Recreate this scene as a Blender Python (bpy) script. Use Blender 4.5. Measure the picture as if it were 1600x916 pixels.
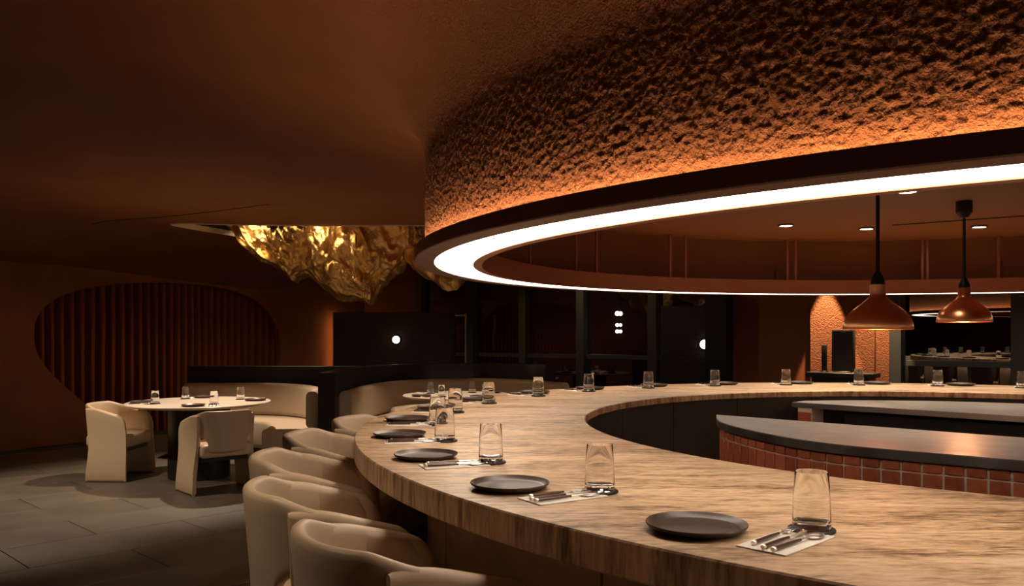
import bpy, bmesh, math, random
from mathutils import Vector, Matrix, noise
random.seed(7)
for o in list(bpy.data.objects): bpy.data.objects.remove(o)
scene = bpy.context.scene
COL = scene.collection
PI = math.pi
R = math.radians

# ------------------------------------------------------------------ camera
HC, FPX, YH = 1.42, 1300.0, 520.0
cam_d = bpy.data.cameras.new('camera'); cam = bpy.data.objects.new('camera', cam_d); COL.objects.link(cam)
cam.location = (0, 0, HC); cam.rotation_euler = (PI/2, 0, 0)
cam_d.sensor_width = 36; cam_d.lens = FPX/1600*36; cam_d.shift_y = (YH-458)/1600
cam_d.clip_start = 0.02; cam_d.clip_end = 100
scene.camera = cam
# ------------------------------------------------------------------ world, exposure
w = bpy.data.worlds.new('night'); scene.world = w; w.use_nodes = True
w.node_tree.nodes['Background'].inputs[0].default_value = (0.02, 0.014, 0.010, 1)
w.node_tree.nodes['Background'].inputs[1].default_value = 1.0
vs = scene.view_settings
vs.view_transform = 'Standard'; vs.look = 'None'; vs.exposure = 1.3; vs.gamma = 1.0; vs.use_curve_mapping = False

WARM = (1.0, 0.79, 0.58)
RINGC = (1.0, 0.83, 0.66)
RING_STRENGTH = 4.2
LIP_STRENGTH = 17.0
def spot(name, loc, target, watts, angle, blend=0.4, col=WARM, size=0.03):
    d = bpy.data.lights.new(name, 'SPOT'); d.energy = watts; d.spot_size = R(angle); d.spot_blend = blend
    d.color = col; d.shadow_soft_size = size
    o = bpy.data.objects.new(name, d); COL.objects.link(o); o.location = loc
    o.rotation_euler = (Vector(target)-Vector(loc)).to_track_quat('-Z', 'Y').to_euler()
    return o
def point(name, loc, watts, col=WARM, size=0.04):
    d = bpy.data.lights.new(name, 'POINT'); d.energy = watts; d.color = col; d.shadow_soft_size = size
    o = bpy.data.objects.new(name, d); COL.objects.link(o); o.location = loc
    return o
# ------------------------------------------------------------------ layout
CC = Vector((2.45, 3.88))          # centre of the round counter
RO, RI, CT = 3.13, 2.10, 1.0       # counter radii, height
LC = Vector((2.683, 4.147))        # centre of the light ring
LO, LI, LZ = 3.056, 2.876, 1.75    # glowing band radii, height
RS = 3.098                         # stucco drum radius
ZC = 2.72                          # ceiling
def at_z(x, y, z):
    Y = (HC-z)*FPX/(y-YH); return Vector(((x-800)/FPX*Y, Y, z))
def at_Y(x, y, Y):
    return Vector(((x-800)/FPX*Y, Y, HC-(y-YH)*Y/FPX))
def wl(x):                          # foot of pixel column x on the window wall line Y = 14-.75X
    k = (x-800)/FPX; Y = 14.0/(1+.75*k); return Vector((k*Y, Y))
WN = Vector((-.75, -1.0)).normalized()      # window wall normal into the room
WD = Vector((1.0, -.75)).normalized()       # along the window wall, to the right
WROT = math.atan2(WD.y, WD.x)

# ------------------------------------------------------------------ materials
MATS = {}
def mat(name, col=(.5,.5,.5), rough=.5, metal=0.0, emit=None, estr=0.0, **kw):
    m = bpy.data.materials.new(name); m.use_nodes = True
    b = m.node_tree.nodes['Principled BSDF']
    b.inputs['Base Color'].default_value = (*col, 1); b.inputs['Roughness'].default_value = rough
    b.inputs['Metallic'].default_value = metal
    if emit: b.inputs['Emission Color'].default_value = (*emit, 1); b.inputs['Emission Strength'].default_value = estr
    for k, v in kw.items(): b.inputs[k.replace('_', ' ')].default_value = v
    MATS[name] = m; return m
def N(m, t, **kw):
    n = m.node_tree.nodes.new(t)
    for k, v in kw.items(): setattr(n, k, v)
    return n
def L(m, a, b): m.node_tree.links.new(a, b)
def bsdf(m): return m.node_tree.nodes['Principled BSDF']
def ramp(m, fac, stops):
    r = N(m, 'ShaderNodeValToRGB'); e = r.color_ramp.elements
    while len(e) < len(stops): e.new(.5)
    for i, (p, c) in enumerate(stops): e[i].position = p; e[i].color = (*c, 1)
    L(m, fac, r.inputs[0]); return r.outputs[0]
def coords(m, scale=(1,1,1), rot=(0,0,0), kind='Object'):
    tc = N(m, 'ShaderNodeTexCoord'); mp = N(m, 'ShaderNodeMapping')
    mp.inputs['Scale'].default_value = scale; mp.inputs['Rotation'].default_value = rot
    L(m, tc.outputs[kind], mp.inputs[0]); return mp.outputs[0]
def noise_n(m, vec, scale, detail=4, rough=.55, dist=0):
    n = N(m, 'ShaderNodeTexNoise'); n.inputs['Scale'].default_value = scale; n.inputs['Detail'].default_value = detail
    n.inputs['Roughness'].default_value = rough; n.inputs['Distortion'].default_value = dist
    L(m, vec, n.inputs['Vector']); return n.outputs['Fac']
def bump(m, h, strength, dist):
    b = N(m, 'ShaderNodeBump'); b.inputs['Strength'].default_value = strength; b.inputs['Distance'].default_value = dist
    L(m, h, b.inputs['Height']); L(m, b.outputs[0], bsdf(m).inputs['Normal']); return b

def stucco_mat(name, c1, c2, bs, bd, sc):
    m = mat(name, c1, .85)
    v = coords(m, kind='Generated') if False else coords(m)
    f = noise_n(m, v, 3, 5); L(m, ramp(m, f, [(.3, c1), (.7, c2)]), bsdf(m).inputs['Base Color'])
    n1 = noise_n(m, v, sc, 3, .6, 0)
    bump(m, n1, bs, bd); return m
def plaster():
    c1, c2 = (.235,.080,.023), (.29,.100,.029)
    m = mat('stucco_ceiling', c1, .85); v = coords(m)
    f = noise_n(m, v, 1.6, 5); L(m, ramp(m, f, [(.3, c1), (.7, c2)]), bsdf(m).inputs['Base Color'])
    ge = N(m, 'ShaderNodeNewGeometry'); sx = N(m, 'ShaderNodeSeparateXYZ'); L(m, ge.outputs['Position'], sx.inputs[0])
    mr = N(m, 'ShaderNodeMapRange'); mr.inputs[1].default_value = 2.30; mr.inputs[2].default_value = 2.70; mr.inputs[3].default_value = 1.0; mr.inputs[4].default_value = .22
    L(m, sx.outputs[2], mr.inputs[0])          # the drum is thrown coarse, the ceiling floated finer
    n2 = noise_n(m, v, 130, 3, .6)
    mu = N(m, 'ShaderNodeMath', operation='MULTIPLY'); L(m, n2, mu.inputs[0]); L(m, mr.outputs[0], mu.inputs[1])
    bump(m, mu.outputs[0], 1.0, .012)
plaster()
stucco_mat('stucco_wall', (.235,.080,.023), (.29,.100,.029), .35, .008, 38)
stucco_mat('stucco_pilaster', (.235,.080,.023), (.29,.100,.029), .9, .02, 55)
mat('smooth_rust', (.26,.090,.026), .55)
mat('lip_brown', (.14,.065,.040), .5)
mat('copper_plain', (.42,.16,.09), .35, .5)
mat('ring_glow', (.9,.85,.8), .5, 0, RINGC, RING_STRENGTH)
mat('led_glow', (.9,.8,.7), .5, 0, (1.0,.66,.38), LIP_STRENGTH)
mat('heat_bulb', (.9,.5,.3), .5, 0, (1.0,.50,.24), 3.0)
mat('strip_glow', (.9,.6,.4), .5, 0, (1.0,.50,.22), 9)
mat('lamp_glow', (.9,.85,.8), .5, 0, (1.0,.80,.56), 14)
mat('globe_glow', (.9,.85,.8), .5, 0, (1.0,.86,.62), 3)
mat('white_lip', (.75,.62,.50), .5)
mat('black', (.012,.012,.012), .45)
mat('matte_black', (.008,.008,.008), .7)
mat('black_wood', (.022,.018,.015), .42)
mat('frame', (.075,.085,.075), .4, .2)
mat('brass_bar', (.42,.36,.28), .35, .7)
mat('wall_panel', (.27,.090,.033), .6)
mat('cream_leather', (.60,.45,.30), .42, 0, None, 0, Specular_IOR_Level=.4)
mat('bench_leather', (.52,.40,.28), .45)
mat('marble', (.72,.60,.49), .3)
mat('plate', (.060,.037,.025), .36)
mat('coaster', (.012,.012,.013), .6)
mat('napkin', (.88,.83,.76), .8)
mat('cut_steel', (.88,.83,.76), .32, 1.0)
mat('handle_dark', (.10,.052,.036), .3, .3)
mat('grout', (.90,.72,.58), .85)
mat('foot_black', (.01,.01,.01), .5)
m = mat('steel', (.40,.365,.335), .34, 1.0)
f = noise_n(m, coords(m), 6, 3); L(m, ramp(m, f, [(.3, (.28,)*3), (.7, (.42,)*3)]), bsdf(m).inputs['Roughness'])
m = mat('copper', (.95,.42,.19), .30, 1.0)
m = mat('gold', (.90,.58,.22), .34, 1.0)
bump(m, noise_n(m, coords(m), 9, 7, .62, .8), .7, .05)
m = mat('glass', (1,1,1), .0, 0, None, 0, Transmission_Weight=1.0, IOR=1.2, Coat_Weight=.8)
m = mat('pane', (.006,.006,.006), .012, 0, None, 0, IOR=3.2)
# travertine: sawn across the vein, streaks run through the block
def travertine(name, stops):
    m = mat(name, (.5,.36,.24), .48)
    f1 = noise_n(m, coords(m, (2.6, 16, 1.2), (0, 0, R(25))), 1.6, 9, .62, .45)
    f2 = noise_n(m, coords(m, (.8, 3.6, .5), (0, 0, R(25))), 1.5, 6, .6, .4)
    f3 = noise_n(m, coords(m, (13, 52, 6), (0, 0, R(25))), 1.5, 4, .65)
    mx = N(m, 'ShaderNodeMix'); mx.data_type = 'FLOAT'; mx.inputs[0].default_value = .46; L(m, f1, mx.inputs[2]); L(m, f2, mx.inputs[3])
    m2 = N(m, 'ShaderNodeMix'); m2.data_type = 'FLOAT'; m2.inputs[0].default_value = .36; L(m, mx.outputs[0], m2.inputs[2]); L(m, f3, m2.inputs[3])
    L(m, ramp(m, m2.outputs[0], stops), bsdf(m).inputs['Base Color']); bump(m, m2.outputs[0], .2, .004)
travertine('travertine', [(.41, (.14,.075,.037)), (.465, (.38,.235,.125)), (.51, (.56,.37,.215)), (.58, (.72,.52,.33))])
m = mat('travertine_base', (.4,.27,.17), .55)
v = coords(m, (1.0, 1.0, 2.5), (0, R(25), 0)); f1 = noise_n(m, v, 2.2, 7, .6, .4)
L(m, ramp(m, f1, [(.3, (.26,.155,.085)), (.7, (.46,.30,.18))]), bsdf(m).inputs['Base Color'])
m = mat('floor_tile', (.1,.09,.08), .5)
v = coords(m, (1,1,1), (0,0,R(46)), 'Object'); f = noise_n(m, v, 2.5, 6, .6)
oi = N(m, 'ShaderNodeObjectInfo'); ad = N(m, 'ShaderNodeMath', operation='MULTIPLY_ADD'); ad.inputs[1].default_value = .22
L(m, oi.outputs['Random'], ad.inputs[0]); L(m, f, ad.inputs[2])
L(m, ramp(m, ad.outputs[0], [(.35, (.088,.068,.050)), (.85, (.148,.118,.090))]), bsdf(m).inputs['Base Color'])
bump(m, f, .1, .004)
mat('floor_grout', (.045,.038,.032), .8)
m = mat('brick_tile', (.3,.07,.03), .35)
v = coords(m); f = noise_n(m, v, 40, 4, .7)
oi = N(m, 'ShaderNodeObjectInfo'); ad = N(m, 'ShaderNodeMath', operation='MULTIPLY_ADD'); ad.inputs[1].default_value = .5
L(m, oi.outputs['Random'], ad.inputs[0]); L(m, f, ad.inputs[2])
L(m, ramp(m, ad.outputs[0], [(.4, (.26,.064,.030)), (.95, (.50,.135,.058))]), bsdf(m).inputs['Base Color'])
m = mat('bar_panel', (.022,.018,.016), .32)
v = coords(m); f = noise_n(m, v, 5, 3); L(m, ramp(m, f, [(.3, (.040,.033,.029)), (.7, (.062,.052,.046))]), bsdf(m).inputs['Base Color'])
m = mat('curtain', (.22,.055,.018), .75)
m = mat('panel_wood', (.02,.017,.015), .4)
v = coords(m, (2, 2, 30)); f = noise_n(m, v, 3, 5, .6, .3); L(m, ramp(m, f, [(.35, (.014,.0125,.011)), (.7, (.052,.045,.039))]), bsdf(m).inputs['Base Color'])

# ------------------------------------------------------------------ helpers
def obj(name, verts, faces, m, parent=None, smooth=False):
    me = bpy.data.meshes.new(name); me.from_pydata([tuple(v) for v in verts], [], faces); me.update()
    me.materials.append(MATS[m])
    if smooth: me.polygons.foreach_set('use_smooth', [True]*len(me.polygons))
    o = bpy.data.objects.new(name, me); COL.objects.link(o)
    if parent: o.parent = parent
    return o
def bm_obj(name, bm, m, parent=None, smooth=False):
    me = bpy.data.meshes.new(name); bm.to_mesh(me); bm.free(); me.materials.append(MATS[m])
    if smooth: me.polygons.foreach_set('use_smooth', [True]*len(me.polygons))
    o = bpy.data.objects.new(name, me); COL.objects.link(o)
    if parent: o.parent = parent
    return o
def fixn(o):
    bm = bmesh.new(); bm.from_mesh(o.data); bmesh.ops.recalc_face_normals(bm, faces=bm.faces); bm.to_mesh(o.data); bm.free(); return o
def sharp(o, deg=35):
    o.data.polygons.foreach_set('use_smooth', [True]*len(o.data.polygons)); o.data.set_sharp_from_angle(angle=R(deg)); return o
def box(name, x0, x1, y0, y1, z0, z1, m, parent=None, bev=0.0, seg=2, rot=None, loc=None):
    bm = bmesh.new(); bmesh.ops.create_cube(bm, size=1)
    for v in bm.verts: v.co = Vector(((x0+x1)/2+v.co.x*(x1-x0), (y0+y1)/2+v.co.y*(y1-y0), (z0+z1)/2+v.co.z*(z1-z0)))
    if bev: bmesh.ops.bevel(bm, geom=bm.edges[:], offset=bev, segments=seg, affect='EDGES', profile=.5)
    o = bm_obj(name, bm, m, parent)
    if bev: sharp(o, 40)
    if rot is not None: o.rotation_euler = (0, 0, rot)
    if loc is not None: o.location = loc
    return o
def lathe_data(prof, seg=48, a0=0.0, a1=2*PI, closed=False):
    full = abs(a1-a0-2*PI) < 1e-6; n = len(prof); V = []; F = []
    cols = seg if full else seg+1
    for i in range(cols):
        a = a0+(a1-a0)*i/seg; c, s = math.cos(a), math.sin(a)
        for r, z in prof: V.append((r*c, r*s, z))
    for i in range(seg):
        j = (i+1) % cols
        for k in range(n if closed else n-1):
            k2 = (k+1) % n
            F.append((i*n+k, j*n+k, j*n+k2, i*n+k2))
    if closed and not full:
        F.append(tuple(range(n))); F.append(tuple(range((cols-1)*n+n-1, (cols-1)*n-1, -1)))
    return V, F
def lathe(name, prof, m, parent=None, seg=48, loc=(0,0,0), a0=0.0, a1=2*PI, closed=False, ang=35):
    V, F = lathe_data(prof, seg, a0, a1, closed)
    o = obj(name, V, F, m, parent)
    bm = bmesh.new(); bm.from_mesh(o.data); bmesh.ops.remove_doubles(bm, verts=bm.verts, dist=1e-6)
    bmesh.ops.recalc_face_normals(bm, faces=bm.faces); bm.to_mesh(o.data); bm.free()
    o.location = loc; sharp(o, ang); return o
def tag(o, label, cat, group=None, kind=None):
    o['label'] = label; o['category'] = cat
    if group: o['group'] = group
    if kind: o['kind'] = kind
    return o
def struct(o): o['kind'] = 'structure'; return o
def thing(name, label, cat, loc=(0,0,0), rz=0, group=None):
    o = bpy.data.objects.new(name, None); COL.objects.link(o); o.location = loc; o.rotation_euler = (0, 0, rz)
    o.empty_display_size = .1
    return tag(o, label, cat, group)
def dup(root, loc, rz, label=None, group=None):
    r = root.copy(); COL.objects.link(r); r.location = loc; r.rotation_euler = (0, 0, rz)
    if label: r['label'] = label
    if group: r['group'] = group
    for ch in list(root.children):
        c = ch.copy(); COL.objects.link(c); c.parent = r
        for g in ch.children:
            d = g.copy(); COL.objects.link(d); d.parent = c
    return r
def catmull(pts, n, closed=False):
    P = [Vector(p) for p in pts]; out = []; k = len(P)
    for i in range(k if closed else k-1):
        p0 = P[i-1] if (closed or i) else P[0]*2-P[1]
        p1 = P[i]; p2 = P[(i+1) % k]; p3 = P[(i+2) % k] if (closed or i+2 < k) else P[-1]*2-P[-2]
        for j in range(n):
            t = j/n
            out.append(.5*((2*p1)+(p2-p0)*t+(2*p0-5*p1+4*p2-p3)*t*t+(3*p1-p0-3*p2+p3)*t**3))
    if not closed: out.append(P[-1])
    return out
def sweep(name, path, prof, m, parent=None, ang=40):
    """closed profile [(offset to the right of travel, z)] along a plan path"""
    n = len(prof); V = []; F = []
    for i, p in enumerate(path):
        d = (path[min(i+1, len(path)-1)]-path[max(i-1, 0)]).normalized(); nr = Vector((d.y, -d.x))
        for o_, z in prof: V.append((p.x+nr.x*o_, p.y+nr.y*o_, z))
    for i in range(len(path)-1):
        for k in range(n):
            k2 = (k+1) % n; F.append((i*n+k, i*n+k2, (i+1)*n+k2, (i+1)*n+k))
    F.append(tuple(range(n-1, -1, -1))); F.append(tuple(range((len(path)-1)*n, len(path)*n)))
    return sharp(fixn(obj(name, V, F, m, parent)), ang)
def rprof(x0, x1, z0, z1, r, k=4):
    """rounded rectangle profile"""
    out = []
    for cx, cz, a in ((x1-r, z1-r, 0), (x0+r, z1-r, 90), (x0+r, z0+r, 180), (x1-r, z0+r, 270)):
        for i in range(k+1):
            t = R(a+90*i/k); out.append((cx+r*math.cos(t), cz+r*math.sin(t)))
    return out
def tube(name, pts, r, m, parent=None, seg=10):
    V = []; F = []; P = [Vector(p) for p in pts]
    for i, p in enumerate(P):
        d = (P[min(i+1, len(P)-1)]-P[max(i-1, 0)]).normalized(); a = d.orthogonal().normalized(); b = d.cross(a)
        rr = r[i] if isinstance(r, (list, tuple)) else r
        for k in range(seg):
            t = 2*PI*k/seg; V.append(p+a*math.cos(t)*rr+b*math.sin(t)*rr)
    for i in range(len(P)-1):
        for k in range(seg):
            k2 = (k+1) % seg; F.append((i*seg+k, i*seg+k2, (i+1)*seg+k2, (i+1)*seg+k))
    F.append(tuple(range(seg-1, -1, -1))); F.append(tuple(range((len(P)-1)*seg, len(P)*seg)))
    return sharp(fixn(obj(name, V, F, m, parent)), 50)

# ------------------------------------------------------------------ left wall (plane with the curtain opening)
LA = Vector((-6.1, 9.92)); LD = Vector((.528, .849)).normalized(); LN = Vector((LD.y, -LD.x))   # normal into the room
def on_left(x, y):
    k = (x-800)/FPX; t = (k*LA.y-LA.x)/(LD.x-k*LD.y); Y = LA.y+t*LD.y
    return t, HC-(y-YH)*Y/FPX
hole_px = [(196,684),(140,637),(95,598),(65,565),(54,535),(55,505),(68,482),(95,463),(140,450),(200,443),(270,442),(330,447),(375,458),(405,474),(425,497),(436,525),(438,560),(433,600),(425,640)]
hole = [Vector(on_left(*p)) for p in hole_px]
hole[0].y = 0.0
hole.append(Vector((hole[-1].x-.1, 0)))
hs = [hole[0]]+catmull(hole[1:-1], 5)+[hole[-1]]
T0, T1 = -9.0, 6.4
def lw(t, z, back=0.0):
    p = LA+LD*t-LN*back; return (p.x, p.y, z)
bm = bmesh.new()
outer = [(T0, 0)]+[(p.x, p.y) for p in hs]+[(T1, 0), (T1, 2.9), (T0, 2.9)]
vs_ = [bm.verts.new(lw(t, z)) for t, z in outer]
es = [bm.edges.new((vs_[i], vs_[(i+1) % len(vs_)])) for i in range(len(vs_))]
bmesh.ops.triangle_fill(bm, use_beauty=True, edges=es)
bk = [bm.verts.new(lw(p.x, p.y, .10)) for p in hs]
for i in range(len(hs)-1): bm.faces.new((vs_[i+1], vs_[i+2], bk[i+1], bk[i]))
bmesh.ops.recalc_face_normals(bm, faces=bm.faces)
struct(bm_obj('wall_left', bm, 'stucco_wall'))
# curtain in the opening
V = []; F = []; nt = 560; nz = 14
ct0, ct1 = min(p.x for p in hs)-.25, max(p.x for p in hs)+.25
for i in range(nt+1):
    t = ct0+(ct1-ct0)*i/nt; ph = t/.128+.35*math.sin(t*2.3)
    for j in range(nz+1):
        z = .02+2.25*j/nz
        wv = math.sin(2*PI*ph+.25*math.sin(z*2+t*5)); wv = -1+2*(.5+.5*wv)**2.2
        V.append(lw(t, z, 0.175+.055*wv))
for i in range(nt):
    for j in range(nz):
        a = i*(nz+1)+j; F.append((a, a+nz+1, a+nz+2, a+1))
tag(obj('curtain', V, F, 'curtain', smooth=True), 'rust coloured pleated curtain filling the rounded opening in the wall', 'curtain')

# the other walls
def plane_wall(name, a, b, z0, z1, m, th=.12):
    a = Vector(a); b = Vector(b); d = (b-a).normalized(); n = Vector((-d.y, d.x))*th
    P = [a, b, b+n, a+n]; V = [(p.x, p.y, z) for z in (z0, z1) for p in P]
    F = [(0,1,2,3)[::-1], (4,5,6,7), (0,1,5,4), (1,2,6,5), (2,3,7,6), (3,0,4,7)]
    return struct(fixn(obj(name, V, F, m)))
e1 = LA+LD*T1
plane_wall('wall_back', (e1.x, e1.y), (wl(655)+Vector((-.02, .08))), 0, 2.9, 'stucco_wall')
e0 = LA+LD*T0
plane_wall('wall_behind', (9.6, -3.2), (e0.x, -3.2), 0, 2.9, 'stucco_wall')
plane_wall('wall_far_left', (e0.x, -3.2), (e0.x, e0.y), 0, 2.9, 'stucco_wall')
wr = Vector((9.6, 14-.75*9.6))
plane_wall('wall_right', (wr.x, wr.y), (9.6, -3.2), 0, 2.9, 'stucco_wall')

# ------------------------------------------------------------------ floor
box('floor', -14, 10, -3.4, 16.8, -.12, -.010, 'floor_grout')['kind'] = 'structure'
floor = bpy.data.objects['floor']
tm = None; TL, TW = 1.2, .6; a = R(46); u = Vector((math.cos(a), math.sin(a))); vv = Vector((-u.y, u.x)); cnt = 0
org = Vector((-3.34, 5.43)); cand = []
for i in range(-22, 23):
    for j in range(-30, 31):
        c = org+u*((i+.5*(j % 2))*TL)+vv*((j+.5)*TW)
        if (c-LA).dot(LN) < .35 or c.y > 12.2 or c.y < 2.4 or c.x < -9.5 or c.x > .6: continue
        if c.x > -.6 and (c-CC).length < 3.4: continue
        cand.append((c.length, c))
cand.sort(key=lambda q: q[0])
for _, c in cand[:295]:
    if tm is None:
        o = box('floor_tile', -TL/2+.003, TL/2-.003, -TW/2+.003, TW/2-.003, -.012, 0, 'floor_tile', floor, .0015, 1); tm = o.data
    else:
        o = bpy.data.objects.new('floor_tile', tm); COL.objects.link(o); o.parent = floor
    o.location = (c.x, c.y, 0); o.rotation_euler = (0, 0, a+(PI if random.random() < .5 else 0))

# ------------------------------------------------------------------ ceiling with the gold opening and the drum
open_pts = [(-3.98,9.74),(-3.35,9.68),(-2.4,9.75),(-1.3,10.0),(-.55,10.5),(-.6,11.2),(-1.5,11.75),(-2.7,11.6),(-3.4,11.0),(-3.82,10.3)]
OPEN = catmull([Vector(p) for p in open_pts], 10, True)
def inside(p, poly):
    c = False; n = len(poly)
    for i in range(n):
        a_, b_ = poly[i], poly[i-1]
        if (a_.y > p.y) != (b_.y > p.y) and p.x < (b_.x-a_.x)*(p.y-a_.y)/(b_.y-a_.y)+a_.x: c = not c
    return c
def ceil_z(x, y):
    p = Vector((x, y)); d = (p-LA).dot(LN); z = ZC
    rc = 1.5
    if d < rc: q = min(1, max(0, (rc-d)/rc)); z -= .50*q**2.3
    # gentle swell of the plaster
    z += .05*math.sin(x*.9+1.0)*math.sin(y*.7+.5)*min(1, max(0, ((p-LC).length-3.8)/1.5))
    if y > 10.6: z -= .035*(y-10.6)**1.3
    return z
GX0, GX1, GY0, GY1, GS = -13.5, 10.0, -3.4, 16.4, .1
nx = int((GX1-GX0)/GS); ny = int((GY1-GY0)/GS)
bm = bmesh.new(); grid = {}
RH = 5.0
for i in range(nx+1):
    for j in range(ny+1):
        x = GX0+i*GS; y = GY0+j*GS; grid[i, j] = (x, y)
def seg_close(p, poly):
    best = None
    for i in range(len(poly)):
        a_, b_ = poly[i-1], poly[i]; ab = b_-a_; t = max(0, min(1, (p-a_).dot(ab)/max(1e-9, ab.length_squared))); q = a_+ab*t; d = (p-q).length
        if best is None or d < best[0]: best = (d, q)
    return best[1]
keep = []
for i in range(nx):
    for j in range(ny):
        c = Vector((GX0+(i+.5)*GS, GY0+(j+.5)*GS))
        if (c-LC).length < RH: continue
        if -4.2 < c.x < -.3 and 9.4 < c.y < 12 and inside(c, OPEN): continue
        if (c-LA).dot(LN) < -.3: continue
        if (c-Vector((0, 14.0))).dot(WN) < -.3: continue
        keep.append((i, j))
use = {}
for i, j in keep:
    for k in ((i,j),(i+1,j),(i+1,j+1),(i,j+1)): use[k] = use.get(k, 0)+1
bv = {}
for k in use:
    p = Vector(grid[k])
    if use[k] < 4:
        if (p-LC).length < RH+.2: p = LC+(p-LC).normalized()*RH
        elif -4.4 < p.x < -.1 and 9.2 < p.y < 12.2: p = seg_close(p, OPEN)
    bv[k] = bm.verts.new((p.x, p.y, ceil_z(p.x, p.y)))
for i, j in keep:
    bm.faces.new((bv[i,j], bv[i,j+1], bv[i+1,j+1], bv[i+1,j]))
ceiling = struct(bm_obj('ceiling', bm, 'stucco_ceiling', smooth=True))
# rim of the opening, void above it
V = []; F = []; n = len(OPEN)
for k, (dz, sh) in enumerate(((0, 0), (.05, .012), (.07, -.05), (.55, -.05))):
    for i, p in enumerate(OPEN):
        d = (OPEN[(i+1) % n]-OPEN[i-1]).normalized(); nr = Vector((d.y, -d.x))
        q = p+nr*sh; V.append((q.x, q.y, ceil_z(p.x, p.y)+dz-.002))
for k in range(3):
    for i in range(n): j = (i+1) % n; F.append((k*n+i, k*n+j, (k+1)*n+j, (k+1)*n+i))
F.append(tuple(range(3*n, 4*n)))
struct(fixn(obj('ceiling_opening_void', V, F, 'matte_black', smooth=False)))
V = []; F = []
for k, (dz, sh) in enumerate(((-.012, 0), (-.012, -.02), (.06, -.02), (.06, 0))):
    for i, p in enumerate(OPEN):
        d = (OPEN[(i+1) % n]-OPEN[i-1]).normalized(); nr = Vector((d.y, -d.x)); q = p+nr*(-sh)
        V.append((q.x, q.y, ceil_z(p.x, p.y)+dz))
for k in range(4):
    k2 = (k+1) % 4
    for i in range(n): j = (i+1) % n; F.append((k*n+i, k*n+j, k2*n+j, k2*n+i))
struct(fixn(obj('trim_1', V, F, 'white_lip')))
# the drum: vertical stucco face flaring into the ceiling
prof = []
NV = 74
for i in range(NV+1): prof.append((RS, LZ+.030+(2.20-LZ-.030)*i/NV))
NA = 84; FR = .75; FZ = ZC-2.20
for i in range(1, NA+1):
    t = PI/2*i/NA; prof.append((RS+FR*(1-math.cos(t)), 2.20+FZ*math.sin(t)))
NF = len(prof)
for i in range(1, 13): prof.append((RS+FR+(5.02-RS-FR)*i/12, ZC))
V = []; F = []; np_ = len(prof)
angs = []; a_ = R(120)
while a_ < R(480)-1e-6:
    angs.append(a_); a_ += R(.115) if R(152) < a_ < R(318) else R(1.5)
for a_ in angs:
    c, s = math.cos(a_), math.sin(a_); fine = R(152) < a_ < R(318)
    for k, (r, z) in enumerate(prof):
        x, y = r*c, r*s
        if fine and 0 < k < NF:
            q = Vector((x, y, z)); f = noise.noise(q*80)+.5*noise.noise(q*150)
            fade = 1 if k < 36 else max(.10, 1-(k-36)/95)
            r2 = r+.0060*f*fade; x, y = r2*c, r2*s; z += .002*f*fade
        if k >= NF: z = ceil_z(x+LC.x, y+LC.y)+(.002 if k == np_-1 else 0)
        V.append((x, y, z))
na = len(angs)
for i in range(na):
    j = (i+1) % na
    for k in range(np_-1): F.append((i*np_+k, j*np_+k, j*np_+k+1, i*np_+k+1))
drum = struct(obj('ceiling_drum', V, F, 'stucco_ceiling', smooth=True)); drum.location = (LC.x, LC.y, 0)
# recess inside the drum
lathe('ceiling_recess', [(0, 2.20), (2.98, 2.20)], 'smooth_rust', seg=128, loc=(LC.x, LC.y, 0))['kind'] = 'structure'
lathe('wall_recess', [(3.0, 1.80), (3.0, 2.21)], 'smooth_rust', seg=128, loc=(LC.x, LC.y, 0))['kind'] = 'structure'

# ------------------------------------------------------------------ the ring light
ring = thing('ring_light', 'large glowing white ring light under the round rust coloured ceiling drum', 'light', (LC.x, LC.y, 0))
lathe('diffuser', [(LI, LZ+.012), (LI, LZ), (LO, LZ), (LO, LZ+.012)], 'ring_glow', ring, 256, closed=True)
lathe('outer_lip', [(LO+.002, LZ-.004), (LO+.089, LZ-.004), (LO+.092, LZ), (LO+.092, LZ+.047), (LO+.090, LZ+.049), (LO+.086, LZ+.049), (LO+.086, LZ+.030), (LO+.002, LZ+.030)], 'lip_brown', ring, 256, closed=True)
lathe('inner_trim', [(LI-.045, LZ-.004), (LI-.002, LZ-.004), (LI-.002, LZ+.11), (LI-.045, LZ+.11)], 'copper_plain', ring, 256, closed=True)
lathe('led_strip', [(RS+.024, LZ+.030), (RS+.040, LZ+.030), (RS+.040, LZ+.036), (RS+.024, LZ+.036)], 'led_glow', ring, 256, closed=True)
lathe('top_cover', [(LI-.002, LZ+.05), (2.997, LZ+.05), (2.997, LZ+.06), (LI-.002, LZ+.06)], 'copper_plain', ring, 128, closed=True)
for px in (828, 900, 932, 1047, 1071, 1230, 1243, 1441, 1449, 1560):
    k = (px-800)/FPX; d = Vector((k, 1)).normalized(); r = LI-.02
    b = d.dot(LC); disc = b*b-LC.length_squared+r*r; q = d*(b+math.sqrt(disc))-LC
    o = box('hanger_rod', -.010, .010, -.006, .006, LZ+.11, 2.20, 'copper_plain', ring, loc=(q.x, q.y, 0), rot=math.atan2(q.y, q.x)+PI/2)

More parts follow.
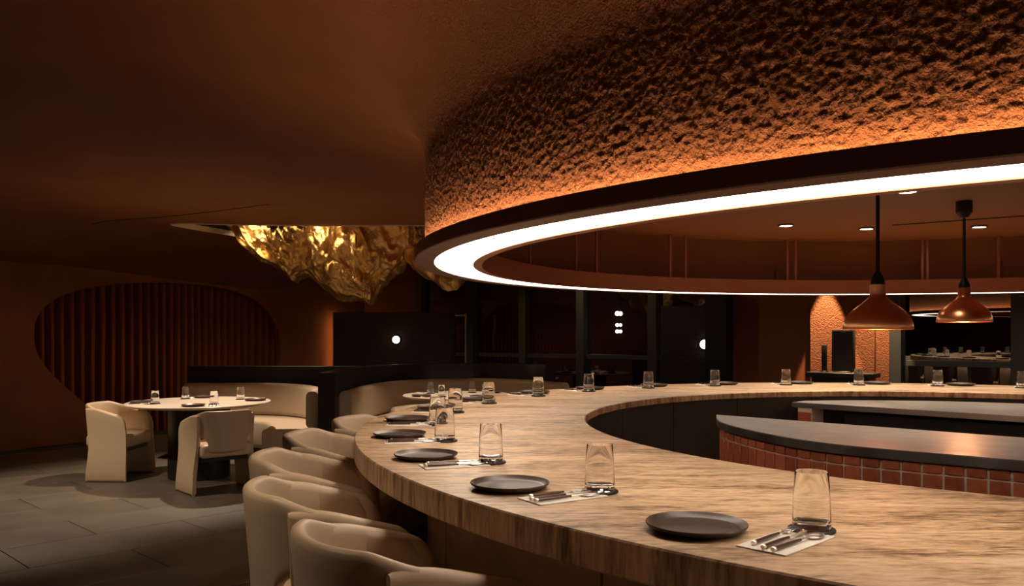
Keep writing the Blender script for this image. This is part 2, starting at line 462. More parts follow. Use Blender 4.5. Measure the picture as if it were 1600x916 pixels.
# ------------------------------------------------------------------ window wall
HW = 2.9
def wseg(name, x0, x1, z0, z1, off0, off1, m, parent=None, bev=0):
    """box standing on the window wall line between two pixel columns; offsets are towards the room"""
    p, q = wl(x0), wl(x1); c = (p+q)/2; l = (q-p).length
    return box(name, -l/2, l/2, -off1, -off0, z0, z1, m, parent, bev, 1, rot=WROT, loc=(c.x, c.y, 0))
def window(name, xs, x0, x1, zr=1.044):
    wv = struct(bpy.data.objects.new(name, None)); COL.objects.link(wv)
    for a_, b_ in zip(xs[:-1], xs[1:]):
        wseg('pane', a_, b_, zr+.03, HW, -.02, 0, 'pane', wv); wseg('pane', a_, b_, .05, zr-.03, -.02, 0, 'pane', wv)
    for x in xs:
        p = wl(x); box('mullion', -.07, .07, -.12, .03, 0, HW, 'frame', wv, .004, 1, rot=WROT, loc=(p.x, p.y, 0))
    wseg('rail', x0, x1, zr-.034, zr+.034, .002, .075, 'frame', wv, .003)
    wseg('sill', x0, x1, 0, .08, -.02, .08, 'frame', wv, .003)
    return wv
window('window_1', [661, 741, 822, 912, 1024, 1131], 655, 1131)
window('window_2', [1402, 1592, 1790, 2000, 2260], 1396, 2260)
wseg('wall_window', 1136, 1397, 0, HW, -.12, .02, 'wall_panel')['kind'] = 'structure'
p = thing('wall_pilaster', 'rough orange stucco pilaster lit from above beside the window', 'pilaster', (0,0,0))
wseg('left_face', 1271, 1371, 0, HW, .02, .14, 'stucco_pilaster', p, .004)
wseg('right_face', 1371.6, 1394, 0, HW, .02, .11, 'stucco_pilaster', p, .004)
struct(p); del p['category']; del p['label']
wseg('black_post', 1115, 1148, 0, 1.95, .06, .30, 'black', None, .004)
tag(bpy.data.objects['black_post'], 'tall black post at the edge of the dark wooden wall panel', 'post')
t = thing('dark_wall_panel', 'dark grey wooden panel standing against the glass beside the black post', 'panel')
wseg('board', 1037, 1111, 0, 1.81, .05, .10, 'panel_wood', t, .004)
# ------------------------------------------------------------------ partitions and benches
PW = 1.02
path2 = catmull([Vector(q) for q in ((-1.84,8.25),(-1.81,9.14),(-1.67,10.0),(-1.24,10.68),(-.48,10.95),(.19,10.66),(.48,10.33))], 10)
p1c = [(-3.84, 9.86), (-3.3, 9.86), (-2.8, 9.80), (-2.35, 9.52), (-2.08, 9.10), (-1.97, 8.65), (-1.945, 8.36)]
path1 = catmull([Vector(q) for q in p1c], 10)
tag(sweep('partition_wall', path2, rprof(-.085, .085, 0, PW, .006, 2), 'black_wood'), 'curved black wooden partition wall wrapping around the second bench', 'partition')
tag(sweep('partition_wall', [Vector((-3.86, 9.96)), Vector((-1.80, 9.96))], rprof(-.07, .07, 0, PW, .006, 2), 'black_wood'), 'straight black wooden partition wall behind the bench near the curtain', 'partition')
def bench(path, label):
    b = thing('banquette', label, 'bench')
    p2 = path
    sweep('plinth', p2, [(.02, .0), (.44, .0), (.44, .14), (.02, .14)], 'black', b)
    sweep('seat', p2, rprof(.02, .56, .14, .455, .045), 'bench_leather', b)
    sweep('back_cushion', p2, rprof(.0, .125, .455, .83, .055), 'bench_leather', b)
    return b
bench(path1, 'cream leather curved bench in front of the straight black partition')
off2 = []
for i, q in enumerate(path2):
    d = (path2[min(i+1, len(path2)-1)]-path2[max(i-1, 0)]).normalized(); off2.append(q+Vector((d.y, -d.x))*.087)
off2 = off2[2:]+[Vector((.56, 10.02)), Vector((.68, 9.86))]
bench(off2, 'cream leather curved bench inside the curved black partition')

# ------------------------------------------------------------------ back panel, lamps
pa = at_Y(520, 488, 14.3); pb = at_Y(706, 488, 14.3)
t = thing('dark_cabinet', 'black wooden cabinet with horizontal grain and a round lamp behind the benches', 'cabinet', ((pa.x+pb.x)/2, 14.3, 0))
wd = (pb.x-pa.x)/2
box('body', -wd, wd, .02, .20, 0, pa.z, 'panel_wood', t, .004, 1)
box('back_light', -wd+.004, -wd+.016, .201, .209, .2, pa.z-.05, 'strip_glow', t)
box('end_panel', wd+.002, wd+.05, -.02, .20, 0, pa.z+.005, 'black', t, .003, 1)
def globe(name, label, loc, rz, r=.070):
    g = thing(name, label, 'lamp', loc, rz)
    o = lathe('back_plate', [(0, 0), (r+.012, 0), (r+.012, .015), (r, .02), (0, .02)], 'black', g, 32); o.rotation_euler = (PI/2, 0, 0)
    o = lathe('shade', [(r*.9*math.cos(q*PI/16), .02+r*.75*math.sin(q*PI/16)) for q in range(9)], 'globe_glow', g, 32); o.rotation_euler = (PI/2, 0, 0)
    return g
lp = at_Y(619, 531, 14.31); globe('wall_lamp', 'round glowing wall lamp on the black cabinet', (lp.x, 14.32, lp.z), 0)
q = wl(1106)+WN*.10; globe('wall_lamp', 'round glowing wall lamp on the dark panel beside the black post', (q.x, q.y, 1.254), WROT)
mf = thing('metal_frame', 'slim pale metal frame standing beside the black cabinet', 'frame', (pb.x+.12, 14.1, 0))
box('post', .115, .145, -.02, .02, 0, 1.745, 'brass_bar', mf, .003, 1); box('top_bar', -.05, .115, -.012, .012, 1.70, 1.73, 'brass_bar', mf, .002, 1)
bl = thing('added_globes', 'three small added globes glowing one above another by the window', 'lamp', (wl(967)+WN*.05).to_3d())  # added globes and cord stand in for three bulbs showing in the glass
kz = (wl(967)+WN*.05).y/FPX
tube('cord', [(0,0,ZC), (0,0,HC+(520-517)*kz)], .004, 'black', bl, 8)
for yy, r in ((490, .034), (508, .026), (518, .028)):
    o = lathe('globe', [(r*math.cos(q*PI/12-PI/2), r*math.sin(q*PI/12-PI/2)) for q in range(13)], 'globe_glow', bl, 20); o.location = (0, 0, HC+(520-yy)*kz)

# service point in front of the pilaster
sv = wl(1332)+WN*.42
t = thing('service_stand', 'low black service stand in front of the orange pilaster', 'stand', (sv.x, sv.y, 0), WROT)
box('body', -.34, .34, -.17, .15, 0, .865, 'black', t, .004, 1); box('top', -.40, .40, -.22, .16, .865, .925, 'black_wood', t, .004, 1)
t = thing('till_screen', 'upright black till screen on the service stand', 'screen', (sv.x, sv.y, .925), WROT)
box('base', -.10, .10, -.08, .06, 0, .015, 'black', t, .004, 1); box('housing', -.135, .135, -.03, .05, .015, .53, 'black', t, .01, 2); box('glass_front', -.12, .12, -.034, -.028, .03, .51, 'bar_panel', t)
t = thing('card_reader', 'narrow black upright device beside the till screen', 'device', (sv.x-WD.x*.23, sv.y-WD.y*.23, .925), WROT)
box('body', -.032, .032, -.02, .02, .0, .34, 'black', t, .008, 2); box('foot', -.045, .045, -.05, .03, 0, .012, 'black', t, .003, 1)

# ------------------------------------------------------------------ the round counter
ctr = thing('round_counter', 'large ring shaped travertine dining counter around the open kitchen', 'counter', (CC.x, CC.y, 0))
lathe('worktop', [(RI, CT-.036), (RI+.003, CT-.039), (2.74, CT-.039), (2.76, CT-.078), (RO-.004, CT-.078), (RO, CT-.074), (RO, CT-.004), (RO-.004, CT), (RI+.004, CT), (RI, CT-.004)], 'travertine', ctr, 256, closed=True)
RB = 2.83; npan = 18
for i in range(npan):
    a0 = R(218.4)+2*PI*i/npan; a1 = a0+2*PI/npan-.0035
    lathe('base_panel', [(RB-.03, .08), (RB, .08), (RB, CT-.078), (RB-.03, CT-.078)], 'travertine_base', ctr, 12, a0=a0, a1=a1, closed=True)
lathe('plinth', [(RB-.10, 0), (RB-.06, 0), (RB-.06, CT-.08), (RB-.10, CT-.08)], 'black', ctr, 128, closed=True)
npan = 22
for i in range(npan):
    a0 = 2*PI*i/npan; a1 = a0+2*PI/npan-.003
    lathe('inner_panel', [(RI+.02, .02), (RI+.045, .02), (RI+.045, CT-.04), (RI+.02, CT-.04)], 'bar_panel', ctr, 10, a0=a0, a1=a1, closed=True)

# ------------------------------------------------------------------ kitchen islands
ST = .94
def ip(x, y): q = at_z(x, y, ST); return Vector((q.x, q.y))
front = [ip(*q) for q in ((1119,648),(1125,659),(1162,670),(1225,683),(1287,692),(1369,700.5),(1475,709.5),(1600,720))]
dn = (front[-1]-front[-2]).normalized(); front.append(front[-1]+dn*.45); front.append(front[-1]+dn*.42)
fpath = catmull(front, 12)
bd = (ip(1600, 684)-front[0]).normalized()
back_end = front[0]+bd*2.85
poly = fpath+[back_end]
isl = thing('kitchen_island', 'steel topped kitchen island with curved end clad in red brick tiles', 'island')
def slab(name, poly, z0, z1, m, parent):
    n = len(poly); V = [(p.x, p.y, z) for z in (z0, z1) for p in poly]
    F = [tuple(range(n-1, -1, -1)), tuple(range(n, 2*n))]+[(i, (i+1) % n, n+(i+1) % n, n+i) for i in range(n)]
    o = fixn(obj(name, V, F, m, parent)); bm = bmesh.new(); bm.from_mesh(o.data)
    bmesh.ops.bevel(bm, geom=[e for e in bm.edges if len(e.link_faces) == 2 and e.calc_face_angle(0) > .9], offset=.003, segments=2, affect='EDGES')
    bm.to_mesh(o.data); bm.free(); return sharp(o, 40)
slab('steel_top', poly, ST-.042, ST, 'steel', isl)
cen = sum(poly, Vector((0, 0)))/len(poly)
def inset(poly, d):
    out = []
    n = len(poly)
    for i, p in enumerate(poly):
        e = (poly[(i+1) % n]-poly[i-1]).normalized(); out.append(p+Vector((-e.y, e.x))*d)
    return out
ins = inset(poly, .030)
slab('core', ins[4:], 0, ST-.042, 'grout', isl)
# tiles along the front
ip2 = inset(poly, .024)[1:len(fpath)]
lens = [0]
for p_, q_ in zip(ip2[:-1], ip2[1:]): lens.append(lens[-1]+(q_-p_).length)
def walk(s):
    for i in range(len(lens)-1):
        if lens[i+1] >= s:
            f = (s-lens[i])/(lens[i+1]-lens[i]); d = (ip2[i+1]-ip2[i]).normalized(); return ip2[i].lerp(ip2[i+1], f), d
    return ip2[-1], (ip2[-1]-ip2[-2]).normalized()
pitch = .079; rows = [(.856, .896)]+[(.856-.008-.148-k*.156, .856-.008-k*.156) for k in range(5)]
tmesh = {}; s = .02; cntt = 0
while s < lens[-1]-.04:
    c, d = walk(s)
    for k, (z0, z1) in enumerate(rows):
        if cntt >= 298: break
        key = 0 if k == 0 else 1
        if key not in tmesh:
            o = box('brick_tile', -pitch/2+.0052, pitch/2-.0052, -.006, .008, 0, z1-z0, 'brick_tile', isl, .002, 1); tmesh[key] = o.data
        else:
            o = bpy.data.objects.new('brick_tile', tmesh[key]); COL.objects.link(o); o.parent = isl
        o.location = (c.x, c.y, z0); o.rotation_euler = (0, 0, math.atan2(d.y, d.x)); cntt += 1
    s += pitch
# rear island
f2 = [ip(*q) for q in ((1237,628.5),(1412,640.6),(1600,651))]
dd = (f2[-1]-f2[0]).normalized(); fA = f2[0]; fB = fA+dd*2.9
arc = []
aA = math.atan2(fA.y-CC.y, fA.x-CC.x); aB = math.atan2(fB.y-CC.y, fB.x-CC.x)
for i in range(25):
    t_ = aB+(aA-aB)*i/24; arc.append(CC+Vector((math.cos(t_), math.sin(t_)))*2.03)
poly2 = [fA, fA.lerp(fB, .5), fB]+arc[:-1]
isl2 = thing('rear_counter', 'long steel topped cooking bench against the inner side of the round counter', 'bench')
slab('steel_top', poly2, ST-.035, ST, 'steel', isl2)
nrm = Vector((dd.y, -dd.x))
if nrm.dot(CC-fA) < 0: nrm = -nrm
c0 = fA+dd*.09-nrm*.10
box('tiled_leg', -.05, .05, -.09, .09, 0, ST-.035, 'grout', isl2, .002, 1, rot=math.atan2(dd.y, dd.x), loc=(c0.x, c0.y, 0))
for k in range(5):
    z1 = ST-.065-k*.156
    o = box('brick_tile', -.046, .046, -.098, -.088, max(.01, z1-.148), z1, 'brick_tile', isl2, .002, 1, rot=math.atan2(dd.y, dd.x), loc=(c0.x, c0.y, 0))
c1 = fA.lerp(fB, .53)-nrm*.28
box('appliance_front', -1.22, 1.22, -.16, .16, .06, ST-.06, 'matte_black', isl2, .004, 1, rot=math.atan2(dd.y, dd.x), loc=(c1.x, c1.y, 0))
for k in range(5):
    cx = -.98+k*.49; q = c1+dd*cx
    box('drawer_front', -.235, .235, -.012, .0, .10, ST-.14, 'black', isl2, .003, 1, rot=math.atan2(dd.y, dd.x), loc=(q.x+nrm.x*.163, q.y+nrm.y*.163, 0))

# ------------------------------------------------------------------ heat lamps
def heat_lamp(pos, zb, label, canopy):
    t = thing('heat_lamp', label, 'lamp', (pos[0], pos[1], zb), 0, 'copper heat lamps')
    sh = [(.150, 0), (.151, .004), (.147, .03), (.137, .058), (.118, .080), (.092, .103), (.064, .124), (.045, .140), (.037, .152), (.035, .162), (.035, .205)]
    inn = [(r-.003, z) for r, z in sh][::-1]
    lathe('shade', sh+[(.0, .205)]+[(0, .2)]+inn[1:]+[(.147, 0)], 'copper', t, 48, ang=30)
    lathe('collar', [(.0, .205), (.030, .205), (.030, .222), (.024, .24), (.013, .262), (.0, .262)], 'black', t, 24)
    lathe('rod', [(0, .26), (.0085, .26), (.0085, 2.20-zb), (0, 2.20-zb)], 'black', t, 12)
    lathe('canopy', [(0, 2.10-zb), (.022, 2.105-zb), (.045, 2.135-zb), (.045, 2.20-zb), (0, 2.20-zb)], 'black', t, 24)
    lathe('bulb', [(0, .07), (.028, .078), (.035, .10), (.028, .125), (.015, .15), (0, .16)], 'heat_bulb', t, 20)
    return t
h1 = at_Y(1371.5, 515, 3.8); h2 = at_Y(1506.5, 503.5, 4.95)
heat_lamp(h1, h1.z, 'copper bell heat lamp with lower shade hanging over the tiled island', True)
heat_lamp(h2, h2.z, 'copper bell heat lamp with black canopy hanging nearer the rear bench', True)
point('heat_lamp_light', (h1.x, h1.y, h1.z+.03), 1.6, (1.0,.55,.28), .03)
point('heat_lamp_light', (h2.x, h2.y, h2.z+.03), 1.6, (1.0,.55,.28), .03)
# downlights in the recess
for q in [at_z(x, y, 2.19) for x, y in ((1228,353),(1354,358),(1418,300),(1530,355))]:
    t = thing('downlight', 'small recessed downlight glowing in the ceiling above the kitchen', 'light', (q.x, q.y, 2.19), 0, 'recessed kitchen downlights')
    lathe('bezel', [(.045, -.003), (.055, -.003), (.055, .01), (.045, .01)], 'lip_brown', t, 24, closed=True)
    lathe('lens', [(0, 0), (.045, 0), (.045, .008), (0, .008)], 'lamp_glow', t, 24)
    spot('downlight_beam', (q.x, q.y, 2.18), (q.x, q.y, 0), 22, 85, .6)
# shadow-gap slots in the ceilings
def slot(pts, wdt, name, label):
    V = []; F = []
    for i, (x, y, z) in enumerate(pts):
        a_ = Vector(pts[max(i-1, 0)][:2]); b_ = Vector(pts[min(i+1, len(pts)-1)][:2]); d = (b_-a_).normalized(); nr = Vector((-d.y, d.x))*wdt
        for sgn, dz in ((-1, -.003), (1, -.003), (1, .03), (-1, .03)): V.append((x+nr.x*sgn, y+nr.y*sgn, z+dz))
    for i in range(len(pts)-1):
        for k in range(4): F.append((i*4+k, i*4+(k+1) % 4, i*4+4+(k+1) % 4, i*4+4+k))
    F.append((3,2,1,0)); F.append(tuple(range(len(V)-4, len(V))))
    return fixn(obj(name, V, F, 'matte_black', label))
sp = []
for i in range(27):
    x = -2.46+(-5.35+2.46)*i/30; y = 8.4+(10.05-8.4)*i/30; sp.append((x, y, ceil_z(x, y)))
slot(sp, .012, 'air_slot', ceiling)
q0 = at_z(1395, 352, 2.198); q1 = at_z(1620, 336, 2.198)
slot([(q0.x-LC.x, q0.y-LC.y, 2.198), (q1.x-LC.x, q1.y-LC.y, 2.198)], .012, 'air_slot', bpy.data.objects['ceiling_recess'])

# ------------------------------------------------------------------ gold foil sculpture
sil = [(352,350),(372,368),(388,392),(412,408),(440,424),(462,440),(478,428),(500,446),(528,468),(556,468),(582,474),(592,448),(606,440),(622,426),(634,404),(648,402),(668,404)]
gd = 10.5
NU, NVv = 200, 110
def sil_y(x):
    for (x0, y0), (x1, y1) in zip(sil[:-1], sil[1:]):
        if x0 <= x <= x1: return y0+(y1-y0)*(x-x0)/(x1-x0)
    return sil[-1][1]
def ridged(p, o=4):
    s = 0; a_ = 1
    for _ in range(o): s += a_*(1-abs(noise.noise(p))*2); p = p*2.03+Vector((3.1, 1.7, 5.3)); a_ *= .5
    return s
V = []; F = []
for i in range(NU+1):
    u_ = i/NU; x = 352+(668-352)*u_; yb = sil_y(x); bot = at_Y(x, yb, gd); top = 2.98
    dep = .18+.42*math.sin(PI*min(1, max(0, u_)))**.6
    for j in range(NVv+1):
        v_ = j/NVv; th = PI*v_               # front top -> bottom -> back top
        zz = top-(top-bot.z)*math.sin(th)**.75
        yy = gd-dep*math.cos(th)
        X = bot.x*(yy/gd)**.0
        p = Vector((X, yy, zz))
        q = Vector((X*1.5, yy*1.5, zz*1.1+X*.6))
        a1 = ridged(q*1.3, 5)-1.1; amp = .15*math.sin(th)**.5+.03
        n1 = Vector((.25, -math.cos(th), -math.sin(th)*.4))
        p += n1*(a1*amp)+Vector((noise.noise(q*3.3), noise.noise(q*3.3+Vector((9,1,2))), noise.noise(q*3.3+Vector((2,7,4)))))*.035
        q2 = q*4.2; p += n1*(.030*(ridged(q2, 3)-1))
        V.append(p)
for i in range(NU):
    for j in range(NVv):
        a_ = i*(NVv+1)+j; F.append((a_, a_+NVv+1, a_+NVv+2, a_+1))
gold = thing('gold_foil_sculpture', 'crumpled golden foil cloud hanging out of the ceiling opening', 'sculpture', (0, 0, 0))
obj('foil_body', V, F, 'gold', gold, True)
# trailing tail
V = []; F = []; tp = catmull([at_Y(636, 385, 10.4), at_Y(660, 412, 10.3), at_Y(684, 428, 10.2), at_Y(702, 438, 10.1), at_Y(719, 436, 10.0)], 14)
for i, p in enumerate(tp):
    wv = .17*(1-.5*i/len(tp))
    for k in range(25):
        t_ = 2*PI*k/24; q = p+Vector((math.cos(t_)*.05, math.cos(t_)*.10, math.sin(t_)*wv))
        q += Vector((0, noise.noise(q*7)*.06, (ridged(q*4.0, 3)-1)*.05)); V.append(q)
for i in range(len(tp)-1):
    for k in range(24): a_ = i*25+k; F.append((a_, a_+1, a_+26, a_+25))
F.append(tuple(range((len(tp)-1)*25, len(tp)*25-1)))
obj('foil_tail', V, F, 'gold', gold, True)
tube('suspension_wire', [(-2.3, 10.5, 2.6), (-2.3, 10.5, 3.22)], .004, 'black', gold, 6)

# ------------------------------------------------------------------ chairs
def loop_sheet(cols, t, name, m, parent, rnd=5):
    """cols: (outer xy function of z, inward normal, z bottom, z top, thickness scale); closed rounded cross-sections lofted along the curve"""
    V = []; F = []; NZ = 9; per = None
    for fx, nrm, zb, zt, ts in cols:
        th = t*ts; ring_ = []
        r = th/2
        zs = [zb+r+(zt-zb-2*r)*k/NZ for k in range(NZ+1)]
        for z in zs: ring_.append((0.0, z))
        for k in range(1, rnd): q = PI*k/rnd; ring_.append((r-r*math.cos(q), zt-r+r*math.sin(q)))
        for z in zs[::-1]: ring_.append((th, z))
        for k in range(1, rnd): q = PI*k/rnd; ring_.append((r+r*math.cos(q), zb+r-r*math.sin(q)))
        per = len(ring_)
        for o_, z in ring_:
            p = fx(max(zb, min(zt, z))); V.append((p.x+nrm.x*o_, p.y+nrm.y*o_, z))
    nc = len(cols)
    for i in range(nc-1):
        for k in range(per): k2 = (k+1) % per; F.append((i*per+k, i*per+k2, (i+1)*per+k2, (i+1)*per+k))
    F.append(tuple(range(per-1, -1, -1))); F.append(tuple(range((nc-1)*per, nc*per)))
    return sharp(fixn(obj(name, V, F, m, parent)), 60)
def sm(a_, b_, x): t_ = max(0, min(1, (x-a_)/(b_-a_))); return t_*t_*(3-2*t_)
def make_chair(name, label, cat, H, SEAT, lean, group=None):
    t = thing(name, label, cat, (0,0,0), 0, group)
    Wd, YB, YF = .262, -.27, .205
    # curved back band
    pts = []
    for i in range(-24, 25):
        a_ = R(90)*i/24; ce = 2/2.25
        x = Wd*math.copysign(abs(math.sin(a_))**ce, a_); y = -.03-(abs(YB)-.03)*abs(math.cos(a_))**ce
        pts.append(Vector((x, y)))
    ext = [Vector((-Wd, y)) for y in (.175, .17, .15, .11, .07, .03, -.005)]
    pts = ext+pts+[Vector((-p.x, p.y)) for p in ext[::-1]]
    n = len(pts); cols = []
    band0 = SEAT-.07
    for i, p in enumerate(pts):
        d = (pts[min(i+1, n-1)]-pts[max(i-1, 0)]).normalized(); nr = Vector((-d.y, d.x))
        yy = p.y-YB; zt = H-.30*max(0, yy-.06)**1.05*sm(0, .12, yy+.02)-.010*sm(-.22, -.12, p.y)-.10*max(0, (p.y-.10)/.075)**2
        # round notch in the lower edge near the side panels
        ax = abs(p.x); zb = band0
        dn_ = p.y+.145
        if ax > .15 and abs(dn_) < .075: zb = band0+.06+math.sqrt(max(0, .075**2-dn_**2))*1.0
        if p.y > -.07: zb = band0+.06
        ends = min(i, n-1-i); ts = .35+.65*min(1, ends/3)**.5
        def fx(z, p=p, nr=nr): return p-nr*(lean*max(0, (z-SEAT)/(H-SEAT)))*(1 if p.y < -.05 else .6)
        cols.append((fx, nr, zb, zt, ts))
    loop_sheet(cols, .040, 'backrest', 'cream_leather', t)
    # broad side panels that are arm and leg in one
    for sx in (-1, 1):
        cols = []; K = 26
        for k in range(K+1):
            u_ = k/K
            def fx(z, u_=u_):
                f = z/H
                yr = -.155-.035*sm(.3, 1, f)+.0*f+ -.02*sm(.45, 0, f); yf = .20+.02*(1-f)
                bulge = .012+.024*(1-sm(0, .55, f))
                xx = Wd+bulge-.02*(1-u_)**2*sm(.2, .8, f)+.006*math.sin(PI*u_)
                lean_ = lean*.6*max(0, (z-SEAT)/(H-SEAT))
                return Vector((sx*(xx+lean_), yr+(yf-yr)*u_))
            yt = -.19+.39*u_
            zt = H-.004-.30*max(0, yt-YB-.06)**1.05-.030*(1-min(1, u_/.38))**2-.11*(1-math.sqrt(1-min(.999, max(0, (u_-.80)/.20))**2))
            ts = .40+.60*math.sqrt(min(1, min(u_, 1-u_)/.09))
            cols.append((fx, Vector((-sx, 0)), .0, zt, ts))
        loop_sheet(cols, .051, 'side_panel', 'cream_leather', t)
    box('seat', -Wd+.03, Wd-.03, -.215, .215, SEAT-.12, SEAT, 'cream_leather', t, .035, 4)
    box('under_frame', -Wd+.045, Wd-.045, -.15, .17, SEAT-.16, SEAT-.118, 'black', t, .004, 1)
    if SEAT > .55:
        box('foot_rest', -Wd+.02, Wd-.02, .10, .14, .26, .29, 'black', t, .004, 1)
    return t
stool_label = 'tall cream leather tub stool drawn up to the round travertine counter'
stool = make_chair('counter_stool', stool_label, 'stool', .945, .65, .025, 'stools around the counter')
PLT = [225.7, 213.6, 201.7, 189.9, 178.3, 166.4, 154.5, 142.5, 130.3, 118.2]
def theta_from_x(px, r):            # far-side angle on the counter for a pixel column
    k = (px-800)/FPX; d = Vector((k, 1)).normalized(); b = d.dot(CC); q = d*(b+math.sqrt(b*b-CC.length_squared+r*r))-CC
    return math.degrees(math.atan2(q.y, q.x))
GLT = [229.4, 217.3, 205.5, 193.8, 182.0, 170.0, 158.0]+[theta_from_x(px, 2.79) for px in (841, 920, 1013, 1117, 1228, 1342, 1465, 1597)]
PLT = [g-3.65 for g in GLT]
ORD = ['first','second','third','fourth','fifth','sixth','seventh','eighth','ninth','tenth','eleventh','twelfth']
def place(i):
    if i == 12: return 'at the place in front of the till screen'
    return 'at the %s place from the till screen %s the benches' % (ORD[abs(12-i)-1], 'towards' if i < 12 else 'away from')
first = True
for ip_, th in enumerate(PLT):
    a_ = R(th); r = 3.525-.285+(.16 if ip_ == 0 else 0)
    pos = CC+Vector((math.cos(a_), math.sin(a_)))*r; rz = a_+PI/2
    if first: stool.location = (pos.x, pos.y, 0); stool.rotation_euler = (0, 0, rz); first = False; stool['label'] = 'tall cream tub stool '+place(ip_)
    else: dup(stool, (pos.x, pos.y, 0), rz, 'tall cream tub stool '+place(ip_))
chair = make_chair('dining_chair', 'cream leather tub chair with its back to the room at the marble table', 'chair', .735, .44, .02)
chair.location = (-2.66, 7.52, 0); chair.rotation_euler = (0, 0, math.atan2(.73, -.66)-PI/2)
dup(chair, (-3.86, 8.18, 0), -PI/2-.05, 'cream leather tub chair facing the marble table from the curtain side')

# ------------------------------------------------------------------ round tables
def table(pos, r, label):
    t = thing('dining_table', label, 'table', (pos[0], pos[1], 0))
    lathe('table_top', [(0, .738), (r-.006, .738), (r, .734), (r, .728), (r-.05, .708), (0, .708)], 'marble', t, 96)
    lathe('pedestal', [(0, 0), (.285, 0), (.29, .006), (.29, .70), (.285, .708), (0, .708)], 'black', t, 64)
    return t
T1p = (-3.09, 8.22); T2p = (-.60, 9.16)
table(T1p, .68, 'round marble dining table on a black drum pedestal near the curtain')
table((.03, 12.62), .68, 'round marble dining table behind the curved partition near the window')
table(T2p, .60, 'round marble dining table on a black drum pedestal by the curved partition')

# ------------------------------------------------------------------ place settings
gprof = [(0, 0), (.037, 0), (.0395, .003), (.0396, .02), (.0375, .07), (.0345, .118), (.0340, .1195), (.0333, .118), (.0363, .07), (.0383, .022), (.036, .014), (.02, .0115), (0, .011)]
GL = 'clear tapered glass tumbler standing on a black coaster on the counter'
glass0 = lathe('tumbler', gprof, 'glass', None, 40); tag(glass0, GL, 'glass', 'tumblers on the counter')
coast0 = lathe('coaster', [(0, 0), (.047, 0), (.049, .002), (.049, .005), (.047, .007), (0, .007)], 'coaster', None, 40); tag(coast0, 'round black coaster under a tumbler on the counter', 'coaster', 'coasters on the counter')
PPROF = [(0, 0), (.080, 0), (.092, .004), (.105, .013), (.1072, .0165), (.106, .0185), (.103, .0165), (.094, .0085), (.088, .007), (0, .006)]
plate0 = lathe('plate', PPROF, 'plate', None, 56); tag(plate0, 'round dark brown stoneware plate with raised rim on the counter', 'plate', 'plates on the counter')
nap0 = box('napkin', -.0525, .0525, -.105, .105, 0, .003, 'napkin', None, .001, 1); tag(nap0, 'white folded paper napkin under the cutlery on the counter', 'napkin', 'napkins on the counter')
def spoon_head(parent, y0):
    V = []; F = []; NA_, NR = 20, 5
    V.append((0, y0+.026, -.0065+.004))
    for r_ in range(1, NR+1):
        for k in range(NA_):
            t_ = 2*PI*k/NA_; q = r_/NR; x = .0195*q*math.sin(t_)*(1-.12*math.cos(t_)); y = y0+.026+.029*q*math.cos(t_)
            V.append((x, y, .004-.0065*(1-q*q)))
    for k in range(NA_): F.append((0, 1+k, 1+(k+1) % NA_))
    for r_ in range(NR-1):
        for k in range(NA_): a_ = 1+r_*NA_; F.append((a_+k, a_+NA_+k, a_+NA_+(k+1) % NA_, a_+(k+1) % NA_))
    o = obj('bowl', V, F, 'cut_steel', parent, True)
    md = o.modifiers.new('thick', 'SOLIDIFY'); md.thickness = .0012
    return o
def cutlery(name, label, group):
    c = thing(name, label, name, (0,0,0), 0, group)
    tube('handle', [(0, -.088, .0055), (0, -.02, .0055), (0, .012, .0052)], [.0042, .0040, .0030], 'handle_dark', c, 10)
    tube('end_cap', [(0, -.097, .0055), (0, -.0955, .0055), (0, -.088, .0055)], [.0038, .0048, .0045], 'cut_steel', c, 10)
    if name == 'fork':
        tube('neck', [(0, .012, .0052), (0, .036, .0045)], [.003, .0025], 'cut_steel', c, 8)
        fh = box('fork_head', -.011, .011, .034, .052, .0035, .0055, 'cut_steel', c, .0009, 1)
        for k in range(4): box('tine', -.0105+k*.0062, -.0079+k*.0062, .051, .088, .0037, .0055, 'cut_steel', fh, .0006, 1)
    elif name == 'knife':
        V = [(-.0045,.010,.003),(.005,.010,.003),(.0075,.05,.003),(.006,.085,.003),(-.002,.098,.003),(-.0045,.08,.003)]
        V2 = [(x, y, .0055) for x, y, z in V]; n_ = 6
        fixn(obj('blade', V+V2, [tuple(range(5, -1, -1)), tuple(range(6, 12))]+[(i, (i+1) % 6, 6+(i+1) % 6, 6+i) for i in range(6)], 'cut_steel', c))
    else:
        tube('neck', [(0, .012, .0052), (0, .047, .0050)], [.003, .0028], 'cut_steel', c, 8)
        spoon_head(c, .044)
    return c
fork0 = cutlery('fork', 'steel fork with dark round handle lying on a white napkin on the counter', 'forks on the counter')
knife0 = cutlery('knife', 'steel knife with dark round handle lying between fork and spoon on the counter', 'knives on the counter')
spoon0 = cutlery('spoon', 'steel spoon with dark round handle lying on a white napkin on the counter', 'spoons on the counter')
protos = dict(tumbler=glass0, coaster=coast0, plate=plate0, napkin=nap0, fork=fork0, knife=knife0, spoon=spoon0)
usedp = set()
def put(kind, x, y, z, rz, label=None, group=None):
    o = protos[kind]
    if kind in usedp:
        return dup(o, (x, y, z), rz, label, group)
    usedp.add(kind); o.location = (x, y, z); o.rotation_euler = (0, 0, rz)
    if label: o['label'] = label
    if group: o['group'] = group
    return o
def pol(th, r): a_ = R(th); return CC.x+r*math.cos(a_), CC.y+r*math.sin(a_)
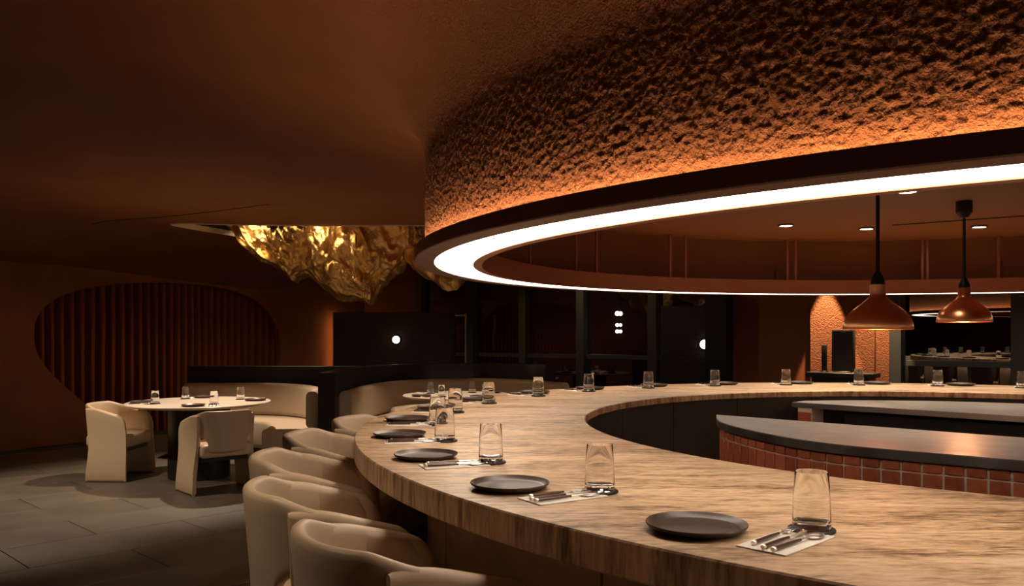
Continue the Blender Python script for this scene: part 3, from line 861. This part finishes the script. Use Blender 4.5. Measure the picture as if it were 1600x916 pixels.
for gi, gt in enumerate(GLT):
    pl = place(gi)
    x, y = pol(gt, 2.79); put('coaster', x, y, CT, 0, 'round black coaster '+pl); put('tumbler', x, y, CT+.007, random.random(), 'clear glass tumbler '+pl)
    x, y = pol(gt-3.65, 2.95); put('plate', x, y, CT, random.random()*6, 'dark stoneware plate '+pl)
    x, y = pol(gt-.05, 2.915); rz = R(gt)+PI/2-R(5)
    put('napkin', x, y, CT, rz, 'white folded napkin '+pl)
    c, s = math.cos(rz), math.sin(rz)
    for kind, ox, oy, dr in (('fork', -.030, .012, .03), ('knife', .0, -.004, .02), ('spoon', .026, -.006, -.02)):
        put(kind, x+c*ox-s*oy, y+s*ox+c*oy, CT+.003, rz+dr, 'steel '+kind+' '+pl)
def table_set(tp, r, n, rot, what, sides):
    for i in range(n):
        sd = ', %s side' % sides[i]
        a_ = rot+2*PI*i/n; d = Vector((math.cos(a_), math.sin(a_))); tg = Vector((-d.y, d.x))
        p_ = Vector(tp)+d*(r-.15); put('plate', p_.x, p_.y, .738, 0, 'dark stoneware plate on the marble table '+what+sd, 'plates on the table '+what)
        g = Vector(tp)+d*(r-.30)+tg*.17
        put('coaster', g.x, g.y, .738, 0, 'round black coaster on the marble table '+what+sd, 'coasters on the table '+what)
        put('tumbler', g.x, g.y, .745, 0, 'clear glass tumbler on the marble table '+what+sd, 'tumblers on the table '+what)
        c_ = Vector(tp)+d*(r-.16)+tg*.17; rz = a_+PI/2
        put('napkin', c_.x, c_.y, .738, rz, 'white napkin on the marble table '+what+sd, 'napkins on the table '+what)
        for kind, ox in (('fork', -.028), ('knife', 0), ('spoon', .034)):
            put(kind, c_.x+math.cos(rz)*ox, c_.y+math.sin(rz)*ox, .741, rz, 'steel %s on the marble table %s%s' % (kind, what, sd), kind+'s on the table '+what)
table_set(T1p, .68, 4, R(-75), 'near the curtain', ('open room', 'dividing post', 'bench', 'curtain'))
table_set(T2p, .60, 4, R(-55), 'by the curved partition', ('round counter', 'window', 'bench', 'dividing post'))
table_set((.03, 12.62), .68, 4, R(-20), 'near the window', ('round counter', 'window', 'black cabinet', 'partition'))

# ------------------------------------------------------------------ lamps of the dining room
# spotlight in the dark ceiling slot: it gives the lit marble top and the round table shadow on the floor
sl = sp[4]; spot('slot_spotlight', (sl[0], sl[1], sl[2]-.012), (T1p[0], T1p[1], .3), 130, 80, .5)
# spotlight above the second lit marble top, behind the drum
spot('table_spotlight', (T2p[0]-.35, T2p[1]-.1, ceil_z(T2p[0]-.35, T2p[1]-.1)-.012), (T2p[0], T2p[1], .3), 80, 60, .5)
# ceiling lamps outside the frame that give the light pool on the floor at the left
spot('ceiling_lamp_left_offscreen', (-4.3, 6.5, 2.66), (-4.2, 6.6, 0), 85, 85, .5)
spot('ceiling_lamp_near_left_offscreen', (-1.7, 2.2, 2.66), (-1.7, 2.2, 0), 30, 90, .6)
spot('fill_behind_offscreen', (-4.2, -.8, 2.62), (-4.2, -.8, 0), 150, 110, .6)  # ambient fill added behind the camera, aimed at the floor for bounce
# washers on the pilaster
for px in (1296, 1378):
    q = wl(px)+WN*.36; spot('pilaster_beam', (q.x, q.y, 2.66), (q.x, q.y, 0), 260, 34, .15, (1, .62, .36), .02)
# lamps hidden in the ceiling opening around the foil
for q, tg_, wt in (((-3.4, 9.9, 2.80), (-2.7, 10.3, 2.2), 12), ((-2.2, 9.84, 2.84), (-2.2, 10.4, 2.1), 15), ((-1.4, 10.05, 2.82), (-1.7, 10.4, 2.2), 12)):
    spot('opening_lamp', q, tg_, wt, 100, .5, (1, .74, .44), .05)
point('opening_lamp', (-2.9, 11.3, 2.78), 18, (1, .72, .42), .05)
